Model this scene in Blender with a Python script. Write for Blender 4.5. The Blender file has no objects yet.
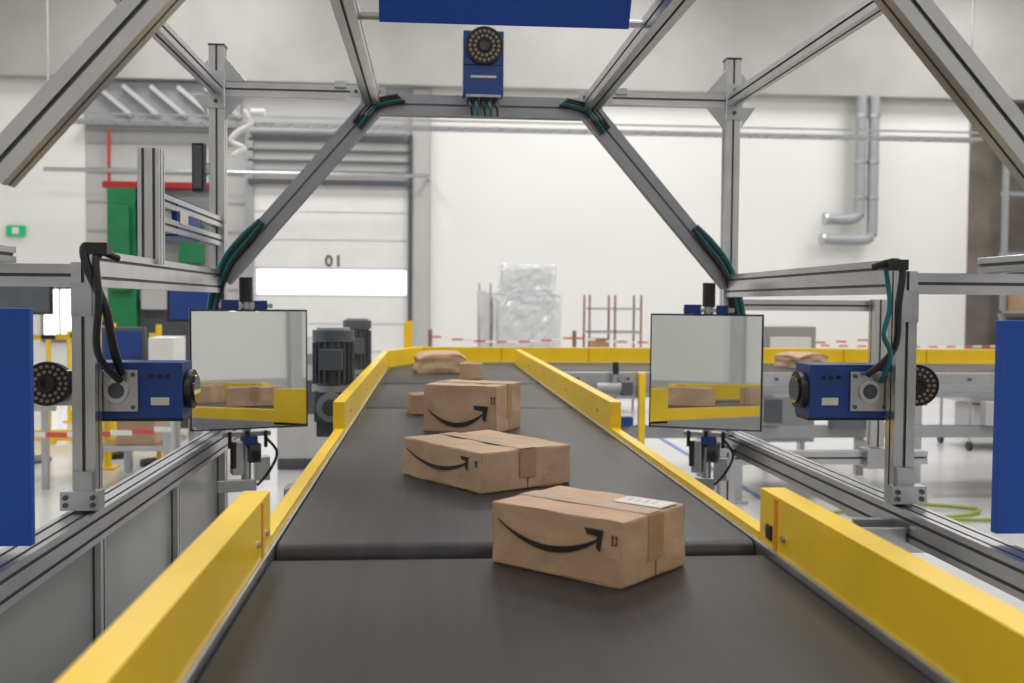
import bpy, math, random
from mathutils import Vector, Matrix, noise
random.seed(4)
scene = bpy.context.scene
try:
    scene.view_settings.view_transform = 'Standard'
except Exception:
    pass

# ------------------------------------------------------------------ materials
def mat(name, col, rough=0.5, metal=0.0, noise_amt=0.0, nscale=8.0, bump=0.0, bscale=40.0,
        emit=0.0, alpha=1.0, stretch=(1,1,1), coat=0.0, trans=0.0, spec=.5):
    m = bpy.data.materials.new(name); m.use_nodes = True
    nt = m.node_tree; b = nt.nodes['Principled BSDF']
    b.inputs['Base Color'].default_value = (*col, 1)
    b.inputs['Roughness'].default_value = rough
    b.inputs['Metallic'].default_value = metal
    b.inputs['Coat Weight'].default_value = coat
    b.inputs['Transmission Weight'].default_value = trans
    b.inputs['Specular IOR Level'].default_value = spec
    if alpha < 1: b.inputs['Alpha'].default_value = alpha
    if emit > 0:
        b.inputs['Emission Color'].default_value = (*col, 1)
        b.inputs['Emission Strength'].default_value = emit
    tc = nt.nodes.new('ShaderNodeTexCoord'); mp = nt.nodes.new('ShaderNodeMapping')
    mp.inputs['Scale'].default_value = stretch
    nt.links.new(tc.outputs['Object'], mp.inputs['Vector'])
    if noise_amt > 0:
        n = nt.nodes.new('ShaderNodeTexNoise'); n.inputs['Scale'].default_value = nscale
        n.inputs['Detail'].default_value = 6
        nt.links.new(mp.outputs['Vector'], n.inputs['Vector'])
        r = nt.nodes.new('ShaderNodeValToRGB')
        r.color_ramp.elements[0].position = 0.3; r.color_ramp.elements[1].position = 0.7
        r.color_ramp.elements[0].color = (*[max(0, c*(1-noise_amt)) for c in col], 1)
        r.color_ramp.elements[1].color = (*[min(1, c*(1+noise_amt)) for c in col], 1)
        nt.links.new(n.outputs['Fac'], r.inputs['Fac'])
        nt.links.new(r.outputs['Color'], b.inputs['Base Color'])
    if bump > 0:
        n2 = nt.nodes.new('ShaderNodeTexNoise'); n2.inputs['Scale'].default_value = bscale
        n2.inputs['Detail'].default_value = 4
        nt.links.new(mp.outputs['Vector'], n2.inputs['Vector'])
        bp = nt.nodes.new('ShaderNodeBump'); bp.inputs['Strength'].default_value = bump
        bp.inputs['Distance'].default_value = 0.02
        nt.links.new(n2.outputs['Fac'], bp.inputs['Height'])
        nt.links.new(bp.outputs['Normal'], b.inputs['Normal'])
    return m

ALU = mat('aluminium', (.58,.58,.59), .28, .92, .08, 8)
ALUD = mat('aluminium_slot_shade', (.15,.15,.16), .5, .5)  # groove shade put into the colour so the slots stay legible
DUCT = mat('grey_profile', (.32,.33,.355), .42, .3, .05, 5)
DUCTD = mat('grey_profile_slot_shade', (.18,.19,.21), .5, .2)  # darker copy of the grey profile, slot shade painted in
STEEL = mat('steel', (.50,.51,.52), .30, .9, .08, 9)
GREY = mat('grey_paint', (.32,.33,.34), .45, .1, .05, 4)
LGREY = mat('light_grey_paint', (.48,.48,.48), .5, .0, .05, 4)
DGREY = mat('dark_grey_paint', (.075,.085,.095), .45, .1, .1, 8)
MOTORM = mat('motor_paint', (.10,.115,.13), .42, .1, .1, 8)
BLACK = mat('black_plastic', (.012,.012,.014), .4, 0, .1, 8)
YEL = mat('yellow_paint', (.90,.59,.012), .38, 0, .05, 5, coat=.1)
BLUE = mat('blue_paint', (.008,.045,.22), .45, 0, .08, 5)
BLUEP = mat('blue_panel_paint', (.004,.060,.36), .55, 0, .04, 3)
BELT = mat('belt_rubber', (.026,.0245,.024), .42, 0, .25, 3.0, .06, 60, stretch=(14,.35,1), spec=.30)
BELTX = mat('belt_rubber_cross', (.026,.0245,.024), .42, 0, .25, 3.0, .06, 60, stretch=(.35,14,1), spec=.30)
CARD = mat('cardboard', (.49,.325,.21), .72, 0, .12, 6, .28, 15)
CARD2 = mat('cardboard_tape', (.40,.25,.15), .34, 0, .12, 9, .15, 30)
CARD3 = mat('cardboard_seam', (.17,.10,.055), .8)
INK = mat('black_ink', (.018,.014,.012), .6)
LABEL = mat('white_label', (.66,.62,.56), .5, 0, .06, 40)
MIRR = mat('mirror_glass', (.80,.82,.82), .01, 1.0)
TEAL = mat('teal_cable', (.0,.13,.15), .45)
RED = mat('red_paint', (.42,.02,.02), .5, 0, .08, 5)
RUST = mat('rack_red_brown_paint', (.28,.12,.09), .5, 0, .08, 5)
GREEN = mat('green_paint', (.01,.20,.07), .5, 0, .1, 5)
WHITE = mat('white_paint', (.74,.73,.71), .5, 0, .03, 4)
WALLW = mat('white_wall_paint', (.77,.76,.735), .8, 0, .015, .5)
WALLG = mat('grey_wall_panel', (.45,.445,.43), .8, 0, .05, .8)
CONC = mat('concrete_fascia', (.40,.39,.37), .85, 0, .08, .9, .1, 6)
FLOORM = mat('polished_concrete', (.54,.535,.53), .2, 0, .09, .7, .02, 20)
CEIL = mat('ceiling_paint', (.5,.5,.5), .9, 0, .03, .5)
DARKW = mat('painted_dark_opening', (.15,.13,.112), .9, 0, .3, 1.5)  # flat wall colour, painted dark to stand in for a shaded opening
DAY = mat('daylight_window', (1,1,1), .4, 0, emit=1.15)
LAMP = mat('lamp_diffuser', (1,.98,.95), .4, 0, emit=3)
WRAP = mat('stretch_film', (.90,.92,.94), .10, 0, .05, 5, .45, 9, coat=1.0, alpha=.5)
PACK = mat('white_packaging', (.66,.66,.66), .5, 0, .15, 4)
SKIRT = mat('grey_skirt_panel', (.38,.39,.39), .25, .35, .08, 2)
BLUELINE = mat('blue_floor_tape', (.03,.14,.50), .4)
GLASSB = mat('lens_glass', (.02,.02,.03), .05, 0, coat=1)
LED = mat('led_bead', (.30,.20,.13), .3)
ORANGE = mat('orange_plastic', (.75,.28,.02), .5)
GREENSIGN = mat('exit_sign_green', (.0,.35,.15), .5, emit=.3)
YG = mat('yellow_green_cable', (.28,.34,.05), .5)
CLEAR = mat('tape_white', (.8,.78,.76), .5)
TAPER = mat('tape_red', (.62,.10,.08), .5)

# ------------------------------------------------------------------ builder
class B:
    def __init__(s, name, bevel=0.0):
        s.name=name; s.v=[]; s.f=[]; s.m=[]; s.sm=[]; s.mats=[]; s.bevel=bevel; s.M=Matrix.Identity(4)
    def mi(s, m):
        if m not in s.mats: s.mats.append(m)
        return s.mats.index(m)
    def add(s, vs, fs, m, smooth=False):
        o=len(s.v); i=s.mi(m)
        s.v += [s.M @ Vector(v) for v in vs]
        for f in fs:
            s.f.append([o+k for k in f]); s.m.append(i); s.sm.append(smooth)
        return s
    def box(s, c, d, m, R=None, jit=0):
        x,y,z=[k/2 for k in d]; vs=[]
        for a,b_,e in ((-1,-1,-1),(1,-1,-1),(1,1,-1),(-1,1,-1),(-1,-1,1),(1,-1,1),(1,1,1),(-1,1,1)):
            p=Vector((a*x,b_*y,e*z))
            if jit and e>0: p += Vector([random.uniform(-jit,jit) for _ in range(3)])
            if R is not None: p = R @ p
            vs.append(p+Vector(c))
        return s.add(vs, [(0,3,2,1),(4,5,6,7),(0,1,5,4),(1,2,6,5),(2,3,7,6),(3,0,4,7)], m)
    def softbox(s, w, dd, h, m, seed=0, amp=.004, cr=.004, N=24, crush=.012):
        vs=[]; fs=[]; idx={}
        def ax(i):
            u=i/N*2-1
            return math.copysign(1-(1-abs(u))**1.6,u)
        def P(i,j,k):
            key=(i,j,k)
            if key in idx: return idx[key]
            u,v,t=ax(i),ax(j),ax(k)
            p=Vector((u*w/2,v*dd/2,(t+1)*h/2))
            hb=Vector((w/2-cr,dd/2-cr,h/2-cr)); c=Vector((p.x,p.y,p.z-h/2))
            q=Vector([max(-hb[a],min(hb[a],c[a])) for a in range(3)])
            dlt=c-q
            if dlt.length>1e-6: c=q+dlt.normalized()*min(dlt.length,cr)
            n_=noise.noise_vector(Vector((seed*7.3,0,0))+p*9)
            for a,uu in ((0,u),(1,v)):
                if abs(uu)>.999: c[a]-=math.copysign(amp*abs(n_[a])*1.2,uu)
            edge=sorted([abs(u),abs(v),abs(t)])
            if t>.999: c.z-=amp*(abs(n_.z)*1.0)
            if edge[1]>.93: c*=1-crush*abs(noise.noise(Vector((seed,1,1))+p*16))
            c.z=max(-h/2,c.z)
            idx[key]=len(vs); vs.append((c.x,c.y,c.z+h/2)); return idx[key]
        for a in range(N):
            for b_ in range(N):
                for e in (0,N):
                    fs.append((P(a,b_,e),P(a+1,b_,e),P(a+1,b_+1,e),P(a,b_+1,e)))
                    fs.append((P(a,e,b_),P(a+1,e,b_),P(a+1,e,b_+1),P(a,e,b_+1)))
                    fs.append((P(e,a,b_),P(e,a+1,b_),P(e,a+1,b_+1),P(e,a,b_+1)))
        return s.add(vs,fs,m,False)
    def span(s, a, b, m):
        a=Vector(a); b=Vector(b)
        return s.box((a+b)/2, [abs(k) for k in (b-a)], m)
    def frame(s, p0, p1, up=None):
        d=(Vector(p1)-Vector(p0)); L=d.length; d.normalize()
        if up is None: up = Vector((0,0,1)) if abs(d.z)<.9 else Vector((0,1,0))
        else: up=Vector(up)
        x=d.cross(up).normalized(); y=x.cross(d).normalized()
        return d,x,y,L
    def cyl(s, p0, p1, r, m, r2=None, n=24):
        r2 = r if r2 is None else r2
        d,x,y,L=s.frame(p0,p1); p0=Vector(p0); p1=Vector(p1); vs=[]
        for p,rr in ((p0,r),(p1,r2)):
            for k in range(n):
                a=2*math.pi*k/n; vs.append(p+x*(math.cos(a)*rr)+y*(math.sin(a)*rr))
        s.add(vs,[(k,(k+1)%n,n+(k+1)%n,n+k) for k in range(n)],m,True)
        s.add(vs,[tuple(range(n))[::-1],tuple(range(n,2*n))],m)
        return s
    def ring(s, c, nrm, r0, r1, t, m, n=32):
        nrm=Vector(nrm).normalized(); c=Vector(c)
        d,x,y,L=s.frame(c,c+nrm); vs=[]
        for off,rr in ((0,r0),(0,r1),(t,r1),(t,r0)):
            for k in range(n):
                a=2*math.pi*k/n; vs.append(c+nrm*off+x*(math.cos(a)*rr)+y*(math.sin(a)*rr))
        fs=[]
        for q in range(4):
            w=(q+1)%4
            for k in range(n):
                fs.append((q*n+k,q*n+(k+1)%n,w*n+(k+1)%n,w*n+k))
        return s.add(vs,fs,m,False)
    def prof(s, p0, p1, w=.06, h=.06, m=None, up=None, cap=None, pitch=.045, slot=None):
        """T-slot extrusion between two points"""
        m = m or ALU
        d,x,y,L=s.frame(p0,p1,up); g=.0045; dp=.008
        pts=[]; dark=[]
        def side(ax0, ax1, length, inn):
            n=max(1,int(round(length/pitch)))
            D=(ax1-ax0)
            pts.append(ax0); dark.append(False)
            for k in range(n):
                t=(k+.5)/n; c=ax0+D*t; e=D.normalized()
                pts.extend([c-e*g, c-e*g*1.0+inn*dp, c+e*g+inn*dp, c+e*g]); dark.extend([True,True,True,False])
        W=w/2; H=h/2
        c=[Vector((-W,-H)),Vector((W,-H)),Vector((W,H)),Vector((-W,H))]
        side(c[0],c[1],w,Vector((0,1))); side(c[1],c[2],h,Vector((-1,0)))
        side(c[2],c[3],w,Vector((0,-1))); side(c[3],c[0],h,Vector((1,0)))
        n=len(pts); vs=[]
        for p in (Vector(p0),Vector(p1)):
            for q in pts: vs.append(p+x*q.x+y*q.y)
        fa=[];fd=[]
        for k in range(n):
            f=(k,(k+1)%n,n+(k+1)%n,n+k)
            (fd if dark[k] else fa).append(f)
        s.add(vs,fa,m); s.add(vs,fd,slot or ALUD)
        s.add(vs,[tuple(range(n))[::-1],tuple(range(n,2*n))],cap or m)
        return s
    def tube(s, pts, r, m, n=10, sub=6):
        P=[Vector(p) for p in pts]
        if len(P)>2:
            Q=[P[0]]+P+[P[-1]]; out=[]
            for i in range(1,len(Q)-2):
                for k in range(sub):
                    t=k/sub; a,b,c,d=Q[i-1],Q[i],Q[i+1],Q[i+2]
                    out.append(.5*((2*b)+(c-a)*t+(2*a-5*b+4*c-d)*t*t+(-a+3*b-3*c+d)*t**3))
            out.append(P[-1]); P=out
        vs=[]; prev=None
        for i,p in enumerate(P):
            t=(P[min(i+1,len(P)-1)]-P[max(i-1,0)]).normalized()
            if prev is None:
                u=Vector((0,0,1)) if abs(t.z)<.9 else Vector((0,1,0))
                x=t.cross(u).normalized()
            else:
                x=(prev-t*prev.dot(t)).normalized()
            prev=x; y=t.cross(x)
            for k in range(n):
                a=2*math.pi*k/n; vs.append(p+x*math.cos(a)*r+y*math.sin(a)*r)
        fs=[]
        for i in range(len(P)-1):
            for k in range(n):
                fs.append((i*n+k,i*n+(k+1)%n,(i+1)*n+(k+1)%n,(i+1)*n+k))
        s.add(vs,fs,m,True)
        s.add(vs,[tuple(range(n))[::-1],tuple(range((len(P)-1)*n,len(P)*n))],m)
        return s
    def poly(s, pts, t, m, nrm):
        n=len(pts); nrm=Vector(nrm)*t
        vs=[Vector(p) for p in pts]+[Vector(p)+nrm for p in pts]
        fs=[tuple(range(n))[::-1],tuple(range(n,2*n))]+[(k,(k+1)%n,n+(k+1)%n,n+k) for k in range(n)]
        return s.add(vs,fs,m)
    def done(s, parent=None):
        lo=Vector([min(v[i] for v in s.v) for i in range(3)]); hi=Vector([max(v[i] for v in s.v) for i in range(3)])
        o=Vector(((lo.x+hi.x)/2,(lo.y+hi.y)/2,lo.z))
        me=bpy.data.meshes.new(s.name); me.from_pydata([v-o for v in s.v],[],s.f); me.update()
        for m_ in s.mats: me.materials.append(m_)
        me.polygons.foreach_set('material_index', s.m); me.polygons.foreach_set('use_smooth', s.sm)
        import bmesh
        bm=bmesh.new(); bm.from_mesh(me); bmesh.ops.recalc_face_normals(bm, faces=bm.faces); bm.to_mesh(me); bm.free()
        ob=bpy.data.objects.new(s.name, me); ob.location=o
        scene.collection.objects.link(ob)
        if s.bevel>0:
            md=ob.modifiers.new('bevel','BEVEL'); md.width=s.bevel; md.segments=2; md.limit_method='ANGLE'; md.angle_limit=math.radians(50)
        if parent is not None: ob.parent=parent; ob.location=o-parent.location
        return ob
def root(name, loc):
    e=bpy.data.objects.new(name,None); e.location=loc; e.empty_display_size=.2
    scene.collection.objects.link(e); return e

# ------------------------------------------------------------------ room shell
XL,XR,YF,YB,H=-9.0,15.0,-8.0,20.0,8.5
B('floor').span((XL-.3,YF-.3,-.2),(XR+.3,YB+.3,0),FLOORM).done()
B('ceiling').span((XL-.3,YF-.3,H),(XR+.3,YB+.3,H+.2),CEIL).done()
B('wall_left').span((XL-.3,YF,0),(XL,YB,H),WALLW).done()
B('wall_right').span((XR,YF,0),(XR+.3,YB,H),WALLW).done()
B('wall_front').span((XL,YF-.3,0),(XR,YF,H),WALLW).done()
w=B('wall_back')
w.span((0,YB,0),(10.83,YB+.3,H),WALLW)
w.span((-6.5,YB,0),(0,YB+.3,H),WALLG)
w.span((XL,YB,0),(-6.5,YB+.3,H),WALLW)
w.span((10.83,YB,0),(XR,YB+.3,H),DARKW)
w.done()
B('trim_1').span((-.35,YB-.12,0),(-.02,YB-.005,5.60),WALLG).done()
t=B('trim_2')
for k in range(9):
    z=.6+k*.55
    t.span((-4.48,YB-.022,z),(-3.55,YB-.004,z+.02),GREY)
    t.span((-6.45,YB-.022,z),(-4.5,YB-.004,z+.02),GREY)
t.done()
B('trim_3').span((XL+.01,YB-.34,5.62),(XR-.01,YB-.01,H-.02),CONC).done()
t=B('trim_4')
t.span((XL+.01,YF+.005,2.9),(XR-.01,YF+.08,3.1),LGREY)
t.span((XL+.01,YF+.005,0.02),(XR-.01,YF+.05,1.0),WALLG)
for k in range(8): t.span((XL+.5+k*3.2,YF+.005,0.02),(XL+.75+k*3.2,YF+.12,H-.02),LGREY)
t.done()

# roller door
d=B('door_1')
d.span((-3.5,YB-.16,0),(-3.36,YB-.01,4.7),GREY)
d.span((-.43,YB-.16,0),(-.36,YB-.01,4.7),DGREY)
for k in range(7):
    z0=.0+k*.535
    if k==3:
        d.span((-3.36,YB-.06,z0+.005),(-.43,YB-.02,z0+.53),WHITE)
        for j in range(4):
            x0=-3.30+j*.715
            d.span((x0,YB-.075,z0+.03),(x0+.69,YB-.061,z0+.50),DAY)
    else:
        d.span((-3.36,YB-.07,z0+.008),(-.43,YB-.02,z0+.527),WHITE)
    d.span((-3.36,YB-.05,z0-.01+(.01 if k==0 else 0)),(-.43,YB-.01,z0+.012),GREY)
d.span((-3.45,YB-.20,3.72),(-.4,YB-.12,3.82),DGREY)
d.span((-3.45,YB-.10,3.82),(-.4,YB-.02,4.75),WALLG)
for k in range(4):
    d.span((-3.45,YB-.16,3.95+k*.2),(-.4,YB-.101,3.99+k*.2),MOTORM)
d.cyl((-3.4,YB-.22,4.72),(-.45,YB-.22,4.72),.07,GREY)
dob=d.done()
fc=bpy.data.curves.new('door_number','FONT'); fc.body='01'; fc.size=.30; fc.extrude=.003; fc.space_character=1.2; fc.offset=.006
fo=bpy.data.objects.new('door_number',fc); fc.materials.append(INK); scene.collection.objects.link(fo)
fo.rotation_euler=(math.pi/2,0,0); fo.parent=dob; fo.location=Vector((-2.02,YB-.078,2.18))-dob.location

p=B('roof_purlins')
p.span((-6.45,YB-.12,4.7),(-3.6,YB-.03,5.6),GREY)
for k in range(5):
    p.box((-5.9+k*.5,YB-.22,5.22),(.08,.10,.85),LGREY,Matrix.Rotation(math.radians(-50),3,'Y'))
p.span((-6.5,YB-.3,4.78),(-3.52,YB-.16,4.86),STEEL)
p.done()
B('red_sprinkler_pipe').tube([(-6.0,YB-.2,4.68),(-6.0,YB-.2,2.2)],.03,RED).done()
B('exit_sign',.005).box((-7.75,YB-.05,2.78),(.34,.06,.2),GREENSIGN).box((-7.75,YB-.085,2.78),(.12,.01,.12),WHITE).done()
wi=B('window_1')
wi.span((-7.3,YB-.06,.7),(-6.65,YB-.01,1.75),DGREY)
for j in range(2):
    wi.span((-7.25+j*.31,YB-.08,.76),(-6.98+j*.31,YB-.061,1.69),DAY)
wi.done()

v=B('ventilation_pipe')
for xo,zb,xe in ((8.42,3.2,7.75),(8.68,2.80,7.70)):
    v.tube([(xo,YB-.35,5.6),(xo,YB-.35,4.5),(xo,YB-.35,zb+.22),(xo-.03,YB-.35,zb+.08),(xo-.2,YB-.35,zb),(xe,YB-.35,zb)],.105,GREY,16)
    for z in (5.2,4.3,3.6): v.ring((xo,YB-.35,z),(0,0,1),.10,.12,.05,STEEL)
    v.cyl((xe,YB-.35,zb),(xe-.05,YB-.35,zb),.13,STEEL)
v.done()
c=B('cable_tray')
c.span((-4.4,11.9,3.50),(6.6,11.92,3.53),STEEL); c.span((-4.4,11.9,3.58),(6.6,11.92,3.60),STEEL)
c.span((-4.4,12.1,3.50),(6.6,12.12,3.53),STEEL)
for k in range(56): c.span((-4.4+k*.2,11.9,3.50),(-4.385+k*.2,12.12,3.515),STEEL)
for x in (-4.3,6.5): c.cyl((x,12,3.5),(x,12,H-.01),.012,STEEL)
c.done()
B('conduit_pipe').cyl((-7.0,19.3,3.86),(-.05,19.3,3.86),.04,STEEL).cyl((-.05,19.3,3.86),(-.05,19.88,3.86),.04,STEEL).done()
B('white_air_hose').tube([(-2.08,11.7,3.62),(-2.0,11.7,3.48),(-2.15,11.7,3.38),(-2.22,11.7,3.28),(-2.08,11.7,3.2),(-2.2,11.7,3.12),(-2.08,11.7,3.2)],.03,WHITE).tube([(-2.0,11.7,3.6),(-1.85,11.7,3.6)],.04,WHITE).done()
B('floor_marking').span((2.6,2.9,.0005),(7,2.95,.003),BLUELINE).span((2.55,2.9,.0005),(2.60,12,.003),BLUELINE).done()

# ------------------------------------------------------------------ conveyor
XA,XBt=-.31,.685; ZT=1.0
conv=root('belt_conveyor',(.1875,3.5,0))
def belt(name,y0,y1,zt,r=.035):
    s=B(name); n=10; prof=[]
    for k in range(n+1):
        a=math.pi/2+math.pi*k/n; prof.append((y0+r+math.cos(a)*r, zt-r+math.sin(a)*r))
    for k in range(n+1):
        a=-math.pi/2+math.pi*k/n; prof.append((y1-r+math.cos(a)*r, zt-r+math.sin(a)*r))
    m=len(prof); vs=[(XA,*q) for q in prof]+[(XBt,*q) for q in prof]
    s.add(vs,[(k,(k+1)%m,m+(k+1)%m,m+k) for k in range(m)],BELT,True)
    s.add(vs,[tuple(range(m)),tuple(range(m,2*m))],BELT)
    return s.done(conv)
belt('belt_1',-.6,2.07,ZT-.014)
belt('belt_2',2.095,4.86,ZT)
belt('belt_3',4.885,6.33,ZT-.002)
belt('belt_4',6.355,7.62,ZT)
s=B('side_frame',.003)
for sx,xi,xo in ((-1,XA,XA-.055),(1,XBt,XBt+.055)):
    xi2=xi+sx*.004
    s.span((xi2,-.6,.76),(xo,7.6,.965),GREY)
    s.span((xi2,-.6,.965),(xi2+sx*.012,7.6,ZT+.004),STEEL)
    for y in (.6,2.6,4.6,6.6):
        s.span((xo-.03,y-.03,0.02),(xo+.03,y+.03,.77),GREY); s.span((xo-.06,y-.07,0),(xo+.06,y+.07,.02),GREY)
for y in (.6,2.6,4.6,6.6): s.span((XA-.05,y-.02,.3),(XBt+.05,y+.02,.36),GREY)
s.span((XA,-.55,.86),(XBt,7.55,.90),DGREY)
s.done(conv)
g=B('guard_rail',.005)
for sx,xi in ((-1,XA),(1,XBt)):
    a=xi+sx*.012; b=xi+sx*.065
    g.span((a,-.6,.94),(b,2.10,1.115),YEL)
    g.span((a,2.11,.95),(xi+sx*.046,3.90,1.020),YEL)
    g.span((a,3.91,.95),(xi+sx*.055,8.4 if sx>0 else 8.0,1.12),YEL)
    g.span((xi+sx*.016,1.99,1.0),(xi+sx*.010,2.01,1.11),ORANGE)
    for y in (1.95,2.05):
        g.cyl((a,y,1.04),(a-sx*.006,y,1.04),.007,STEEL,n=12)
    for y in (4.2,5.2,6.2,7.2):
        g.cyl((a,y,1.06),(a-sx*.005,y,1.06),.007,STEEL,n=12)
g.span((XBt+.018,2.096,1.02),(XBt+.04,2.094,1.06),BLACK)
g.span((XBt+.007,2.02,1.02),(XBt+.0119,2.05,1.05),BLACK)
g.box((-.20,8.35,1.03),(.05,.82,.19),YEL,Matrix.Rotation(math.radians(-20),3,'Z'))
g.done(conv)
tr=root('transfer_conveyor',(4,8.2,0))
s=B('belt'); s.span((XA,7.64,.94),(9.5,8.62,.995),BELTX); s.done(tr)
s=B('frame',.003)
s.span((XBt+.06,7.56,.80),(9.5,7.64,.99),STEEL); s.span((XBt+.06,7.545,.84),(9.5,7.56,.90),GREY)
s.span((XA,8.62,.8),(9.5,8.68,1.0),GREY)
s.span((1.0,7.5,.50),(9.5,7.62,.585),GREY)
for x in (1.15,2.3,3.7,5.2,6.7,8.2):
    s.span((x,7.56,.02),(x+.07,7.62,.82),STEEL); s.span((x-.03,7.5,0),(x+.1,7.68,.02),STEEL)
    s.span((x,8.6,.02),(x+.07,8.66,.82),STEEL)
    s.span((x,7.6,.3),(x+.05,8.62,.35),STEEL)
for x in (1.55,5.35):
    s.span((x,7.49,.35),(x+.05,7.545,.99),YEL)
for k in range(22):
    s.cyl((1.1+k*.38,7.544,.94),(1.1+k*.38,7.556,.94),.012,DGREY,n=10)
s.done(tr)
s=B('guard_rail',.004)
s.span((-.05,8.68,.97),(9.5,8.73,1.125),YEL)
s.span((-.22,8.75,0.0),(-.15,8.81,1.34),YEL)
for k in range(12): s.span((.6+k*.75,8.672,1.0),(.61+k*.75,8.685,1.12),ORANGE)
s.done(tr)
s=B('small_gearmotor',.003); 
s.cyl((1.22,7.42,.88),(1.40,7.42,.88),.04,GREY).span((1.40,7.37,.83),(1.48,7.48,.93),DGREY).span((1.42,7.47,.84),(1.46,7.56,.92),STEEL)
s.done(tr)
s=B('photo_sensor',.002)
for x in (1.35,2.0,3.1,4.9): s.span((x,7.46,.98),(x+.04,7.5,1.07),BLACK); s.span((x,7.47,.9),(x+.03,7.56,.98),STEEL)
s.span((1.1,7.42,.70),(1.25,7.54,.80),DGREY); s.span((1.75,7.44,.66),(1.87,7.54,.78),STEEL); s.span((1.3,7.44,.60),(1.5,7.54,.66),BLUE)
s.span((2.5,7.42,.62),(2.62,7.5,.80),DGREY); s.span((3.0,7.4,.58),(3.3,7.5,.70),MOTORM); s.span((4.2,7.42,.60),(4.4,7.5,.78),LGREY)
s.done(tr)

# ------------------------------------------------------------------ cardboard boxes
def cbox(name, cx, cy, rot, w, dd, h, z=ZT, smile=True, label=False, sm_h=.5, amp=.003, seed=1, arrows=True):
    s=B(name); s.M=Matrix.Translation((cx,cy,z+.001))@Matrix.Rotation(math.radians(rot),4,'Z')
    s.softbox(w,dd,h,CARD,seed,amp)
    s.box((0,0,h+.0002),(w*.97,.003,.0016),CARD3)
    s.box((0,0,h+.0006),(w*.985,.055,.001),CARD2)
    for q in (1,-1):
        s.box((q*(w/2+.0002),0,h*.63),(.0012,.055,h*.70),CARD2)
        s.box((q*(w/2+.0002),0,h*.15),(.001,.003,h*.24),CARD3)
    if label:
        s.box((w*.28,dd*.30,h+.0008),(w*.36,dd*.28,.0012),LABEL)
        for q in range(4): s.box((w*(.17+q*.06),dd*.31,h+.0016),(w*.012,dd*.09,.0006),GREY)
    if smile:
        W=w*.76; x0=-w*.44; N=26; up=[];lo=[]
        A=h*.30; zc=h*sm_h; yy=-dd/2-.0004
        for k in range(N+1):
            t=k/N; X=x0+W*t; base=zc+A*((2*t-1.06)**2)*.95-A*.3
            th=h*.125*math.sin(math.pi*min(1,(t*.86+.06)))**.8*(.55+.5*t)
            up.append((X,yy,base+th*.5)); lo.append((X,yy,base-th*.5))
        s.poly(lo+up[::-1],.0008,INK,(0,-1,0))
        xe=x0+W; ze=zc+A*.75
        hs=h*.115
        s.poly([(xe-hs*2.0,yy,ze+hs*.95),(xe+hs*1.0,yy,ze+hs*.9),(xe+hs*.5,yy,ze-hs*2.0),
                (xe-hs*.15,yy,ze-hs*1.5),(xe+hs*.0,yy,ze-hs*.0),(xe-hs*1.6,yy,ze+hs*.15)],.0008,INK,(0,-1,0))
        if arrows:
            for k in (0,1):
                X=w*.43+k*h*.065
                s.box((X,yy,h*.70),(h*.018,.0008,h*.10),INK)
                s.poly([(X-h*.026,yy,h*.745),(X+h*.026,yy,h*.745),(X,yy,h*.79)],.0008,INK,(0,-1,0))
            s.box((w*.43+h*.032,yy,h*.635),(h*.11,.0008,h*.014),INK)
    return s.done()
cbox('cardboard_box',.313,1.985,-43.5,.308,.230,.123,label=True,z=ZT-.014,seed=1,amp=.005)
cbox('cardboard_box',.158,2.895,-57,.392,.31,.109,seed=2,amp=.006)
cbox('cardboard_box',.172,4.05,-24,.305,.29,.183,sm_h=.25,seed=3,amp=.006)
cbox('cardboard_box',-.03,4.62,10,.13,.12,.09,smile=False,seed=4)
cbox('cardboard_box',.27,6.7,-8,.145,.14,.105,smile=False,seed=5)
def crumple(name,c,size,seed,rot=0):
    import bmesh
    bm=bmesh.new(); bmesh.ops.create_cube(bm,size=1); bmesh.ops.subdivide_edges(bm,edges=bm.edges,cuts=7,use_grid_fill=True)
    for v_ in bm.verts:
        q=v_.co.copy(); f=1-.22*(abs(q.x*2)**6)*(q.z+.5)-.10*(abs(q.y*2)**4)*(q.z+.5)
        n_=noise.noise_vector(q*2.6+Vector((seed,0,0)))*.06
        v_.co=Vector((q.x+n_.x,q.y+n_.y,max(-.5,(q.z+.5)*f-.5+n_.z*(q.z+.5))))
        v_.co=Vector((v_.co.x*size[0],v_.co.y*size[1],(v_.co.z+.5)*size[2]))
    me=bpy.data.meshes.new(name); bm.to_mesh(me); bm.free(); me.materials.append(CARD)
    ob=bpy.data.objects.new(name,me); ob.location=c; ob.rotation_euler=(0,0,math.radians(rot)); scene.collection.objects.link(ob); return ob
crumple('padded_paper_parcel',(.07,7.38,1.001),(.33,.30,.15),3,8)
crumple('padded_paper_parcel',(3.05,8.2,.996),(.30,.3,.12),8,20)

# ------------------------------------------------------------------ gantry frame
GX0,GX1,GY,NY=-.925,1.355,4.58,2.85
C=.225; PY=1.98
gr=root('aluminium_scanner_gantry',(C,3.5,0))
s=B('upright_posts')
for x in (GX0,GX1):
    s.prof((x,GY,.02),(x,GY,2.60),.065,.065); s.span((x-.07,GY-.07,0),(x+.07,GY+.07,.02),STEEL)
    s.span((x-.035,GY-.035,2.60),(x+.035,GY+.035,2.608),BLACK)
    s.prof((x,NY,.935),(x,NY,1.60),.06,.06)
    s.box((x,NY-.045,.965),(.10,.05,.05),STEEL); s.box((x,NY-.032,.99),(.05,.03,.1),STEEL)
    s.box((x,NY-.038,1.50),(.05,.02,.09),STEEL)
    for zz in (.955,.975): 
        for k in (-1,1): s.cyl((x+k*.035,NY-.07,zz),(x+k*.035,NY-.076,zz),.007,DGREY,n=10)
s.prof((GX0,3.5,1.62),(GX0,3.5,2.00),.07,.07)
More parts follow.
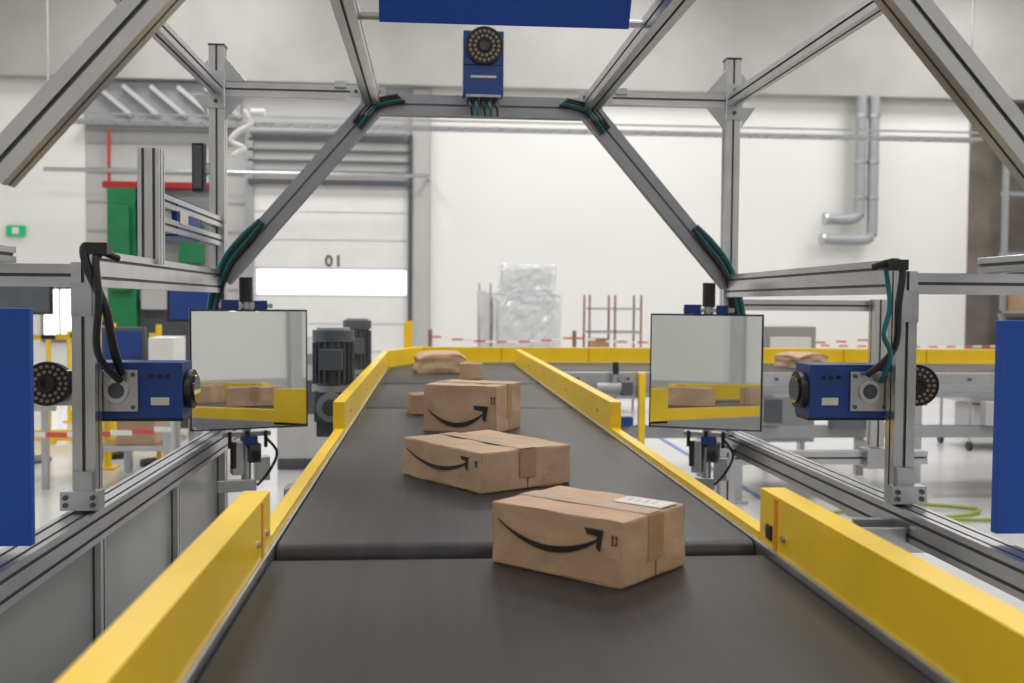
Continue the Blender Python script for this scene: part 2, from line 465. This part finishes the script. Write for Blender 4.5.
s.prof((2.06,GY,.85),(2.06,GY,1.53),.06,.06)
s.box((2.06,GY-.02,.80),(.13,.10,.09),STEEL)
s.prof((GX1+.03,GY,.80),(2.3,GY,.80),.06,.06)
s.done(gr)
s=B('longitudinal_beams')
for x in (GX0,GX1):
    s.prof((x,.3,.89),(x,GY+.3,.89),.08,.085,up=(0,0,1))
    s.prof((x,NY+.03,1.585),(x,GY-.03,1.585),.045,.10,up=(0,0,1))
    s.prof((x,GY-.03,2.42),(x,.9,2.42),.05,.05)
s.prof((GX0,3.53,1.84),(GX0,GY-.03,1.84),.045,.045)
s.prof((GX0,3.53,1.76),(GX0,GY-.03,1.76),.045,.045)
for k in (-1,1):
    s.prof((C+k*.481,GY,2.385),(C+k*.481,PY,2.385),.065,.065)
s.done(gr)
s=B('cross_beams')
s.prof((GX0+.03,GY,2.417),(C-.50,GY,2.417),.055,.055,up=(0,0,1))
s.prof((C+.50,GY,2.417),(GX1-.03,GY,2.417),.055,.055,up=(0,0,1))
for x,sg in ((GX0,-1),(GX1,1)):
    s.prof((x+sg*.03,NY,1.565),(x+sg*1.5,NY,1.565),.06,.06,up=(0,0,1))
s.prof((GX1,GY+.05,1.50),(GX1+.85,GY+.05,1.50),.05,.05,up=(0,0,1))
s.done(gr)
s=B('portal_arch')
for y,mm,w_,sl in ((GY-.01,DUCT,.09,DUCTD),(PY,ALU,.062,ALUD)):
    s.prof((C-.50,y,2.365),(C+.50,y,2.365),.06,w_,mm,up=(0,0,1),pitch=.08 if mm is DUCT else .045,slot=sl)
    for k in (-1,1):
        zl=1.60 if mm is DUCT else 1.73; xl=1.13 if mm is DUCT else 1.03
        s.prof((C+k*xl,y-.002,zl),(C+k*.475,y-.002,2.36),.06,w_,mm,cap=BLACK if mm is ALU else None,pitch=.08 if mm is DUCT else .05,slot=sl)
s.done(gr)
s=B('corner_brackets',.002)
for x,sg in ((GX0,1),(GX1,-1)):
    for zz,up_ in ((2.447,1),(2.387,-1)):
        s.poly([(x+sg*.035,GY-.03,zz),(x+sg*.13,GY-.03,zz),(x+sg*.035,GY-.03,zz+up_*.11)],.012,STEEL,(0,-1,0))
        s.poly([(x-sg*.035,GY-.03,zz),(x-sg*.10,GY-.03,zz),(x-sg*.035,GY-.03,zz+up_*.09)],.012,STEEL,(0,-1,0))
    s.box((x,GY-.038,2.41),(.075,.012,.16),STEEL)
    for dz in (-.05,0,.05): s.cyl((x,GY-.044,2.41+dz),(x,GY-.052,2.41+dz),.009,DGREY,n=10)
for k in (-1,1):
    x=C+k*.50
    s.box((x,GY-.055,2.41),(.15,.02,.05),STEEL); s.box((x,GY-.06,2.35),(.06,.02,.08),DUCT)
    s.box((x+k*.12,GY-.04,2.445),(.05,.02,.03),STEEL)
    for dx in (-.05,.05): s.cyl((x+dx,GY-.065,2.41),(x+dx,GY-.072,2.41),.008,DGREY,n=10)
s.done(gr)
s=B('cable_bundles')
def along(k,t,off,y=GY-.065):
    a=Vector((C+k*.475,y,2.36)); b=Vector((C+k*1.13,y,1.60)); p_=a.lerp(b,t); n_=Vector((-(b-a).z,0,(b-a).x)).normalized()
    return p_+n_*off*(1 if k>0 else -1)
for k in (-1,1):
    for j in range(4):
        o=-.03+j*.014
        s.tube([along(k,-.06,o-.02)+Vector((-k*.06,0,.0)),along(k,.0,o),along(k,.12,o)],.007,TEAL if j==1 else BLACK)
        s.tube([along(k,.70,o*.5+.03),along(k,.80,o+.035),along(k,.92,o+.03),along(k,1.03,o)+Vector((0,0,-.02)),along(k,1.05,o)+Vector((k*.02,0,-.16))],.009,TEAL if j in (1,3) else BLACK)
s.tube([(GX0+.06,NY-.05,1.62),(GX0+.02,NY-.07,1.64),(GX0+.03,NY-.08,1.58),(GX0+.07,NY-.07,1.48),(GX0+.08,NY-.04,1.38),(GX0+.08,NY+.03,1.30)],.012,BLACK)
s.tube([(GX0+.09,NY-.02,1.61),(GX0+.05,NY-.07,1.62),(GX0+.06,NY-.09,1.5),(GX0+.05,NY-.07,1.36),(GX0+.08,NY+.02,1.28)],.010,BLACK)
s.tube([(GX1-.10,NY-.02,1.61),(GX1-.04,NY-.07,1.62),(GX1-.05,NY-.08,1.5),(GX1-.045,NY-.05,1.38),(GX1-.09,NY+.02,1.30)],.010,BLACK)
s.tube([(GX1-.06,NY-.02,1.60),(GX1-.07,NY-.07,1.5),(GX1-.09,NY-.08,1.42),(GX1-.055,NY-.05,1.36),(GX1-.05,NY+.02,1.28)],.007,TEAL)
s.box((GX1-.05,NY-.06,1.615),(.05,.05,.03),BLACK); s.box((GX0+.05,NY-.06,1.635),(.06,.05,.03),BLACK)
s.done(gr)
s=B('side_skirt_panels',.002)
for k in range(5):
    y0=.35+k*.86
    s.span((GX0-.012,y0,.06),(GX0+.0,y0+.82,.845),SKIRT)
    s.prof((GX0,y0+.84,.02),(GX0,y0+.84,.85),.045,.045)
s.prof((GX0,.3,.05),(GX0,GY,.05),.045,.045)
s.done(gr)
s=B('lower_brackets',.003)
s.span((GX1-.16,2.78,.80),(GX1+.06,2.80,.90),STEEL)
s.span((GX1-.24,2.70,.76),(GX1-.045,2.72,.89),STEEL); s.cyl((GX1-.12,2.70,.83),(GX1-.12,2.69,.83),.012,DGREY,n=12)
s.span((XA-.14,3.2,.6),(XA-.12,3.3,.92),STEEL); s.span((XBt+.1,2.45,.80),(XBt+.24,2.47,.93),STEEL)
s.done(gr)

# ------------------------------------------------------------------ mirrors
def mirror(name,c,yaw,tilt,w,h,glass=MIRR):
    s=B(name,.002); c=Vector(c)
    s.M=Matrix.Translation(c)@Matrix.Rotation(math.radians(yaw),4,'Z')@Matrix.Rotation(math.radians(tilt),4,'X')
    s.box((0,0.012,0),(w,.02,h),BLACK)
    s.box((0,0,0),(w-.014,.006,h-.014),glass)
    s.box((0,.03,0),(w*.9,.012,h*.9),BLUEP)
    s.box((0,.05,.05),(.10,.04,.2),STEEL)
    s.M=Matrix.Translation(c)@Matrix.Rotation(math.radians(yaw),4,'Z')
    s.cyl((0,.09,-.50),(0,.09,.30),.02,STEEL); s.cyl((0,.09,.28),(0,.09,.385),.028,BLACK)
    s.box((-.07,.09,.265),(.07,.06,.05),BLUE); s.box((.06,.09,.262),(.05,.05,.05),BLUE); s.box((0,.09,.265),(.22,.03,.02),STEEL)
    s.box((0,.09,-.28),(.20,.05,.02),STEEL); s.box((.01,.08,-.305),(.06,.08,.035),BLUE)
    s.box((.03,.085,-.36),(.05,.08,.08),DGREY); s.box((-.04,.085,-.38),(.045,.07,.14),STEEL); s.box((.065,.085,-.43),(.06,.06,.10),STEEL)
    s.box((-.04,.085,-.50),(.16,.03,.05),STEEL); s.cyl((.03,.04,-.37),(.03,.03,-.37),.02,BLACK,n=14); s.cyl((-.06,.05,-.31),(-.06,.05,-.42),.012,BLACK,n=12)
    s.tube([(.08,.05,-.3),(.12,.04,-.36),(.09,.05,-.44),(.04,.06,-.5)],.006,BLACK,8)
    for k in (-.075,.0,.075): s.cyl((k,.05,-.265),(k,.05,-.335),.008,BLACK,n=10)
    return s.done()
m1=mirror('tilting_mirror',(-.748,4.34,1.215),20.5,-1.8,.485,.50)
m2=mirror('tilting_mirror',(1.187,4.34,1.21),-22.5,-1.8,.485,.50)
def bluepanel(name,x0,x1,y,z0,z1):
    s=B(name,.004)
    s.span((x0,y,z0),(x1,y+.025,z1),BLUEP); s.span((x0+.02,y+.026,z0+.02),(x1-.02,y+.03,z1-.02),MIRR)
    xm=(x0+x1)/2
    s.cyl((xm,y+.05,z0+.1),(xm,y+.05,1.62),.018,STEEL); s.box((xm,y+.04,z0+.25),(.1,.04,.2),STEEL)
    s.prof((xm,y+.09,1.62),(xm,NY+.03,1.62),.045,.045)
    s.box((xm,y+.07,1.62),(.06,.08,.06),STEEL)
    return s.done()
bluepanel('blue_mirror_panel',-1.40,-.883,2.34,.95,1.48)
bluepanel('blue_mirror_panel',1.357,1.87,2.34,.955,1.468)
s=B('blue_mirror_panel',.003)
s.M=Matrix.Translation((C+.005,3.25,2.375))@Matrix.Rotation(math.radians(28),4,'X')
s.box((0,0,.25),(.785,.03,.5),BLUEP); s.box((0,.02,.25),(.76,.008,.47),MIRR)
s.M=Matrix.Identity(4)
for k in (-1,1): s.cyl((C+k*.36,3.25,2.39),(C+k*.45,3.25,2.39),.012,STEEL,n=10)
s.done()

# ------------------------------------------------------------------ scanners
def leds(s,c,n_,r0,r1,t=.012):
    c=Vector(c); n_=Vector(n_).normalized()
    s.cyl(c,c+n_*t,r1,BLACK,n=32)
    s.ring(c+n_*t,n_,r1*.93,r1,.006,BLACK); s.ring(c+n_*t,n_,r0*.75,r0*.9,.012,BLACK)
    s.cyl(c+n_*t,c+n_*(t+.004),r0*.75,GLASSB,n=24)
    d_,x,y,L=s.frame(c,c+n_)
    for rr,cnt in ((r0+(r1-r0)*.25,14),(r0+(r1-r0)*.65,20)):
        for k in range(cnt):
            a=2*math.pi*k/cnt; q=c+x*math.cos(a)*rr+y*math.sin(a)*rr+n_*t
            s.cyl(q,q+n_*.004,(r1-r0)*.13,LED,n=8)
s=B('barcode_scanner_camera',.004)
s.box((.222,4.46,2.525),(.172,.10,.27),BLUE)
s.box((.222,4.408,2.465),(.11,.004,.010),LABEL); s.box((.222,4.408,2.515),(.17,.004,.004),BLACK)
leds(s,(.225,4.41,2.595),(0,-1,0),.028,.080)
for j,x in enumerate((.165,.19,.22,.247,.275)):
    s.cyl((x,4.44,2.39),(x,4.44,2.355),.012,BLACK,n=12); s.tube([(x,4.42,2.36),(x+.005,4.40,2.33),(x+.01,4.43,2.305)],.006,TEAL if j%2 else BLACK,8)
s.box((.222,4.44,2.385),(.15,.06,.012),STEEL)
s.box((.222,4.53,2.49),(.12,.05,.2),STEEL)
s.done()
def sidescan(name,cx,sg,ro):
    y=NY+.11; s=B(name,.004)
    s.box((cx,y,1.25),(.26,.12,.155),BLUE)
    s.box((cx,y,1.168),(.26,.10,.01),BLACK)
    fx=cx-sg*.045
    s.box((fx,y-.066,1.25),(.115,.012,.115),STEEL)
    s.ring((fx,y-.072,1.25),(0,-1,0),.022,.034,.006,ALU); s.cyl((fx,y-.072,1.25),(fx,y-.075,1.25),.022,DGREY)
    for a in (-1,1):
        for b_ in (-1,1): s.cyl((fx+a*.045,y-.072,1.25+b_*.045),(fx+a*.045,y-.077,1.25+b_*.045),.006,DGREY,n=10)
    for k in range(3): s.cyl((cx+sg*(.045+k*.022),y-.06,1.29),(cx+sg*(.045+k*.022),y-.064,1.29),.006,BLACK,n=10)
    s.box((cx+sg*.07,y-.062,1.22),(.05,.003,.022),LABEL)
    s.cyl((cx+sg*.13,y,1.25),(cx+sg*.15,y,1.25),.055,BLACK); s.cyl((cx+sg*.15,y,1.25),(cx+sg*.158,y,1.25),.04,GLASSB)
    leds(s,(cx-sg*ro,y-.01,1.265),(sg*.25,-1,0),.024,.062)
    s.cyl((cx-sg*ro,y-.008,1.265),(cx-sg*ro-.01,y+.06,1.265),.055,BLACK)
    s.box((cx-sg*.19,y+.03,1.25),(.15,.03,.10),STEEL)
    s.box((cx-sg*.13,y-.045,1.25),(.05,.05,.11),STEEL)
    return s.done()
sidescan('barcode_scanner_camera',-.815,1,.25)
sidescan('barcode_scanner_camera',1.235,-1,.215)
s=B('barcode_scanner_camera',.004)
s.box((GX0-.03,3.95,1.80),(.10,.36,.14),BLUE); s.box((GX0+.024,3.85,1.80),(.004,.12,.05),LABEL)
s.box((GX0-.03,3.765,1.80),(.06,.01,.06),WHITE); s.cyl((GX0-.03,4.13,1.80),(GX0-.03,4.18,1.80),.05,BLACK)
s.done()
B('status_speaker',.004).box((GX0-.07,GY-.05,2.07),(.05,.06,.21),BLACK).box((GX0-.07,GY-.083,2.07),(.035,.006,.18),DGREY).box((GX0-.04,GY-.04,2.07),(.02,.03,.05),STEEL).done()

# ------------------------------------------------------------------ gear motors
def motor(name,x,y,z0,z1,r,yy):
    s=B(name,.003)
    s.cyl((x,y,z0),(x,y,z1-.05),r*.86,MOTORM,n=28)
    for k in range(20):
        a=2*math.pi*k/20; s.box((x+math.cos(a)*r*.92,y+math.sin(a)*r*.92,(z0+z1)/2-.02),(r*.22,.006,(z1-z0)*.72),MOTORM,Matrix.Rotation(a,3,'Z'))
    s.cyl((x,y,z1-.055),(x,y,z1),r*1.02,MOTORM,n=28); s.cyl((x,y,z1),(x,y,z1+.012),r*.8,GREY,n=28)
    s.cyl((x,y,z0-.02),(x,y,z0+.01),r*1.05,GREY)
    s.box((x-.0,y-r-.02,(z0+z1)/2),(r*1.1,.06,.10),MOTORM)
    s.box((x,y,z0-.09),(r*1.7,r*1.7,.15),MOTORM)
    s.cyl((x,y-r,z0-.09),(x,y-r-.03,z0-.09),r*.7,GREY)
    s.cyl((x,y,z0-.09),(XA-.06,y,z0-.09),r*.55,STEEL)
    s.cyl((x,y-r*.9,z0-.09),(x,y-r-.05,z0-.09),r*.4,DGREY)
    s.box((x,y,z0-.20),(r*1.5,r*1.5,.08),MOTORM)
    return s.done()
motor('gear_motor',-.475,5.1,1.08,1.36,.10,0)
motor('gear_motor',-.475,6.75,1.05,1.38,.09,0)

# ------------------------------------------------------------------ background things
s=B('stretch_wrapped_pallet')
for (x,y,z,a,b_,c_) in ((1.0,13,.15,.36,.7,.5),(1.39,13,.15,.36,.7,.5),(1.2,13,.66,.74,.7,.3),(1.05,13,.97,.4,.7,.35),(1.42,13,.97,.3,.7,.35),(1.2,13.02,1.33,.70,.66,.3),(1.3,12.98,1.64,.42,.5,.28),(.98,12.95,1.64,.2,.4,.24)):
    s.box((x,y,z+c_/2),(a,b_,c_),PACK,jit=.01)
for k in range(3): s.span((.8+k*.33,12.6,0),(.93+k*.33,13.4,.12),CARD)
s.span((.8,12.6,.12),(1.6,13.4,.15),CARD)
s.M=Matrix.Translation((1.2,13,.14)); s.softbox(.86,.84,1.50,WRAP,9,.05,.03,26,.03); 
s.M=Matrix.Translation((1.22,13,1.62)); s.softbox(.70,.66,.37,WRAP,6,.05,.03,16,.03)
s.M=Matrix.Identity(4); s.done()
s=B('roll_cage')
s.box((.68,13.1,.9),(.12,.6,1.5),PACK,jit=.02); s.span((.6,12.8,.0),(.76,13.4,.14),DGREY); s.span((.6,12.79,.14),(.62,12.81,1.75),STEEL); s.span((.74,12.79,.14),(.76,12.81,1.75),STEEL); s.done()
s=B('metal_shelf_rack')
for x in (2.15,2.5,2.86): 
    for y in (13.8,14.3): s.span((x,y,0),(x+.025,y+.025,1.62),RUST)
for z in (.2,.65,1.1,1.42): s.span((2.15,13.8,z),(2.885,14.335,z+.025),GREY)
s.box((2.33,14.05,.85),(.25,.3,.34),CARD); s.box((2.68,14.05,.38),(.26,.3,.3),CARD)
s.done()
def barrier(name,pts,z,hz=False,pm=YEL,th=.045):
    s=B(name)
    for (x,y) in pts:
        s.cyl((x,y,.04),(x,y,z+.08),.025,pm,n=14); s.cyl((x,y,0),(x,y,.05),.17,BLACK,n=20)
    for i in range(len(pts)-1):
        a=Vector((*pts[i],z)); b_=Vector((*pts[i+1],z)); L=(b_-a).length; n=int(L/.13)
        d_=(b_-a)/n; ang=math.atan2(d_.y,d_.x)
        for k in range(n):
            m_=( (YEL,BLACK) if hz else (TAPER,CLEAR))[k%2]
            t=(k+.5)/n; sag=-.06*4*t*(1-t)
            s.box(a+d_*(k+.5)+Vector((0,0,sag)),(d_.length,.004,th),m_,Matrix.Rotation(ang,3,'Z'))
    return s.done()
barrier('barrier_tape_stand',[(.0,12.2),(1.7,12.0),(3.4,12.3),(5.5,12.2)],1.10,False,RUST,.022)
barrier('barrier_tape_stand',[(-4.6,10),(-3.0,10.0),(-2.45,9.5)],1.2,True)
barrier('barrier_tape_stand',[(-3.4,6.6),(-1.50,6.2)],.74,False,STEEL,.03)
barrier('barrier_tape_stand',[(4.0,13.5),(9.5,13.8)],1.0,False,RUST,.022)
for x,y,h_ in ((-2.85,9.3,1.42),(-1.5,7.4,1.36)):
    B('safety_bollard',.004).cyl((x,y,0),(x,y,h_),.035,YEL).box((x,y,.01),(.16,.16,.02),YEL).cyl((x,y,h_-.15),(x,y,h_-.1),.037,BLACK).done()
def railing(name,x0,x1,y):
    s=B(name,.004); n=int((x1-x0)/.62)
    for k in range(n+1):
        x=x0+(x1-x0)*k/n; s.cyl((x,y,0),(x,y,1.12),.025,YEL,n=14); s.box((x,y,.01),(.12,.12,.02),YEL)
    for z in (.6,1.1): s.cyl((x0,y,z),(x1,y,z),.022,YEL,n=14)
    s.span((x0,y-.01,.02),(x1,y+.01,.14),YEL)
    s.done()
railing('safety_railing',-5.2,-2.72,11.0)
railing('safety_railing',-4.4,-2.6,12.9)
s=B('roller_table',.003)
s.span((-4.6,8.3,.62),(-2.95,8.36,.74),STEEL); s.span((-4.6,9.0,.62),(-2.95,9.06,.74),STEEL)
for k in range(16): s.cyl((-4.55+k*.105,8.36,.70),(-4.55+k*.105,9.0,.70),.03,GREY,n=12)
for x in (-4.55,-3.05):
    for y in (8.3,9.0): s.span((x,y,0),(x+.05,y+.05,.62),STEEL)
s.span((-4.3,8.45,.73),(-3.9,8.85,1.0),CARD); s.span((-3.7,8.5,.73),(-3.35,8.8,.93),LGREY)
s.done()
s=B('monitor_stand',.004)
s.cyl((-1.75,7.9,0.03),(-1.75,7.9,1.55),.03,GREY); s.cyl((-1.75,7.9,0),(-1.75,7.9,.03),.2,DGREY)
s.box((-1.75,7.85,1.48),(.42,.04,.28),BLACK); s.box((-1.75,7.828,1.48),(.38,.004,.24),BLUE); s.done()
s=B('monitor_stand',.004)
s.cyl((-3.7,9.75,0.03),(-3.7,9.75,1.6),.03,GREY); s.cyl((-3.7,9.75,0),(-3.7,9.75,.03),.2,DGREY)
s.box((-3.7,9.70,1.52),(.50,.04,.32),BLACK); s.box((-3.7,9.678,1.52),(.46,.004,.28),MOTORM); s.done()
s=B('control_console',.01)
s.span((-1.35,9.2,.1),(-.75,9.7,.95),LGREY); s.span((-1.35,9.2,0),(-.75,9.7,.1),DGREY); s.box((-1.05,9.4,1.05),(.6,.45,.12),GREY,Matrix.Rotation(math.radians(18),3,'X'))
s.span((-1.25,9.19,.5),(-.85,9.2,.8),DGREY); s.cyl((-1.2,9.6,1.05),(-1.2,9.6,1.35),.02,STEEL); s.cyl((-1.2,9.6,1.35),(-1.2,9.6,1.42),.03,ORANGE); s.done()
# baler
s=B('waste_baler',.01)
s.span((-3.45,11.3,.02),(-3.15,11.6,2.70),GREEN); s.span((-2.32,11.5,.02),(-2.25,11.6,2.72),RED)
s.span((-3.5,11.3,2.70),(-2.25,11.6,2.77),RED)
s.span((-3.15,11.4,.1),(-2.35,11.6,1.5),DGREY); s.span((-3.15,11.4,1.5),(-2.35,11.6,2.70),GREY)
s.span((-3.4,11.22,1.6),(-3.2,11.3,2.5),GREEN)
s.span((-3.1,11.25,2.15),(-2.75,11.4,2.62),BLUE); s.span((-3.04,11.24,2.36),(-2.86,11.25,2.54),WHITE); s.span((-2.70,11.3,1.9),(-2.45,11.4,2.5),GREEN)
s.span((-2.66,11.29,2.2),(-2.5,11.30,2.36),BLUE); s.span((-3.1,11.3,1.4),(-2.5,11.4,1.85),LGREY)
s.done()
s=B('packing_workstation',.006)
s.span((-2.7,8.2,.85),(-2.0,9.2,.92),GREY)
for x in (-2.65,-2.1): 
    for y in (8.25,9.1): s.span((x,y,0),(x+.06,y+.06,.85),STEEL)
s.span((-2.65,8.5,1.0),(-2.3,8.54,1.28),DGREY); s.span((-2.5,8.5,.92),(-2.44,8.6,1.0),DGREY); s.span((-2.25,8.4,.92),(-2.05,8.8,1.2),WHITE)
s.span((-2.62,8.49,1.03),(-2.33,8.499,1.25),BLUE); s.span((-2.65,8.3,.3),(-2.1,9.0,.34),STEEL); s.span((-2.5,8.4,.34),(-2.2,8.8,.6),CARD)
s.done()
def rack(name,x0,x1,ys,seed,top=5.3,zmax=5):
    random.seed(seed); s=B(name); y0,y1=ys
    xs=[x0,(x0+x1)/2,x1]
    for x in xs: 
        for y in (y0,y1): s.span((x,y,0),(x+.09,y+.09,top),GREY)
    z=.1
    while z<top-.3:
        for y in (y0-.05,y1+.09): s.span((x0,y,z),(x1+.09,y+.05,z+.08),ORANGE if z<1 else GREY)
        if z<zmax:
            s.span((x0,y0,z+.08),(x1+.09,y1+.09,z+.12),GREY)
            n=int((x1-x0)/.57)
            for k in range(n):
                x=x0+.12+k*.57; h_=random.uniform(.3,.7)
                s.span((x,y0+.1,z+.12),(x+.45,y1,z+.12+h_),random.choice([CARD2,GREY,DGREY,CARD3,LGREY]))
        z+=1.2
    return s.done()
rack('pallet_rack',11.25,13.5,(18.4,19.4),3,5.3,1.4)
s=B('wire_mesh_trolley')
for x in (5.6,6.3):
    for y in (10.2,10.8): s.cyl((x,y,.08),(x,y,.95),.015,STEEL,n=10); s.cyl((x-.015,y,.05),(x+.015,y,.05),.05,BLACK,n=14)
for z in (.15,.5,.9): s.span((5.6,10.2,z),(6.3,10.8,z+.02),STEEL)
s.box((5.95,10.5,.32),(.5,.4,.3),LGREY); s.done()
B('floor_cable').tube([(2.6,6.9,.02),(3.2,7.2,.02),(3.6,6.9,.02),(4.0,7.15,.02),(3.4,7.4,.02),(3.0,7.0,.02),(3.9,6.8,.02),(4.5,7.1,.02)],.013,YG).done()
s=B('control_cabinet',.006)
s.box((3.4,9.6,.75),(.5,.3,1.1),GREY); s.box((3.4,9.44,.95),(.4,.01,.5),WHITE)
for x in (3.2,3.55): s.span((x,9.55,0),(x+.05,9.65,.21),STEEL)
s.done()

# ------------------------------------------------------------------ lights
for i,x in enumerate((-6,-1.5,3,7.5,12)):
    for j,y in enumerate((-5,0,5,10,15)):
        o=B('ceiling_lamp'); o.span((x-.2,y-1.0,H-.12),(x+.2,y+1.0,H-.02),WHITE); o.span((x-.17,y-.97,H-.13),(x+.17,y+.97,H-.12),LAMP); o.done()
for i,x in enumerate((-4,3,10)):
    for j,y in enumerate((-3,4.5,11,17)):
        l=bpy.data.lights.new('hall_light','AREA'); l.shape='RECTANGLE'; l.size=2.6; l.size_y=2.0; l.energy=(130,225,215,225)[j]
        l.color=(1,.99,.98)
        lo=bpy.data.objects.new('hall_light',l); lo.location=(x,y,H-.3); scene.collection.objects.link(lo)
wld=bpy.data.worlds.new('world'); scene.world=wld; wld.use_nodes=True
wld.node_tree.nodes['Background'].inputs[0].default_value=(.9,.93,1,1); wld.node_tree.nodes['Background'].inputs[1].default_value=.5

# ------------------------------------------------------------------ camera
cam=bpy.data.cameras.new('camera'); co=bpy.data.objects.new('camera',cam); scene.collection.objects.link(co)
cam.lens=36; cam.sensor_width=36; cam.clip_start=.02; cam.clip_end=200
co.matrix_world=Matrix.Translation((0,0,1.5))@Matrix.Rotation(math.radians(-4.58),4,'Z')@Matrix.Rotation(math.radians(90-2.15),4,'X')@Matrix.Rotation(math.radians(.46),4,'Z')
cam.dof.use_dof=True; cam.dof.focus_distance=2.9; cam.dof.aperture_fstop=3.5
scene.camera=co
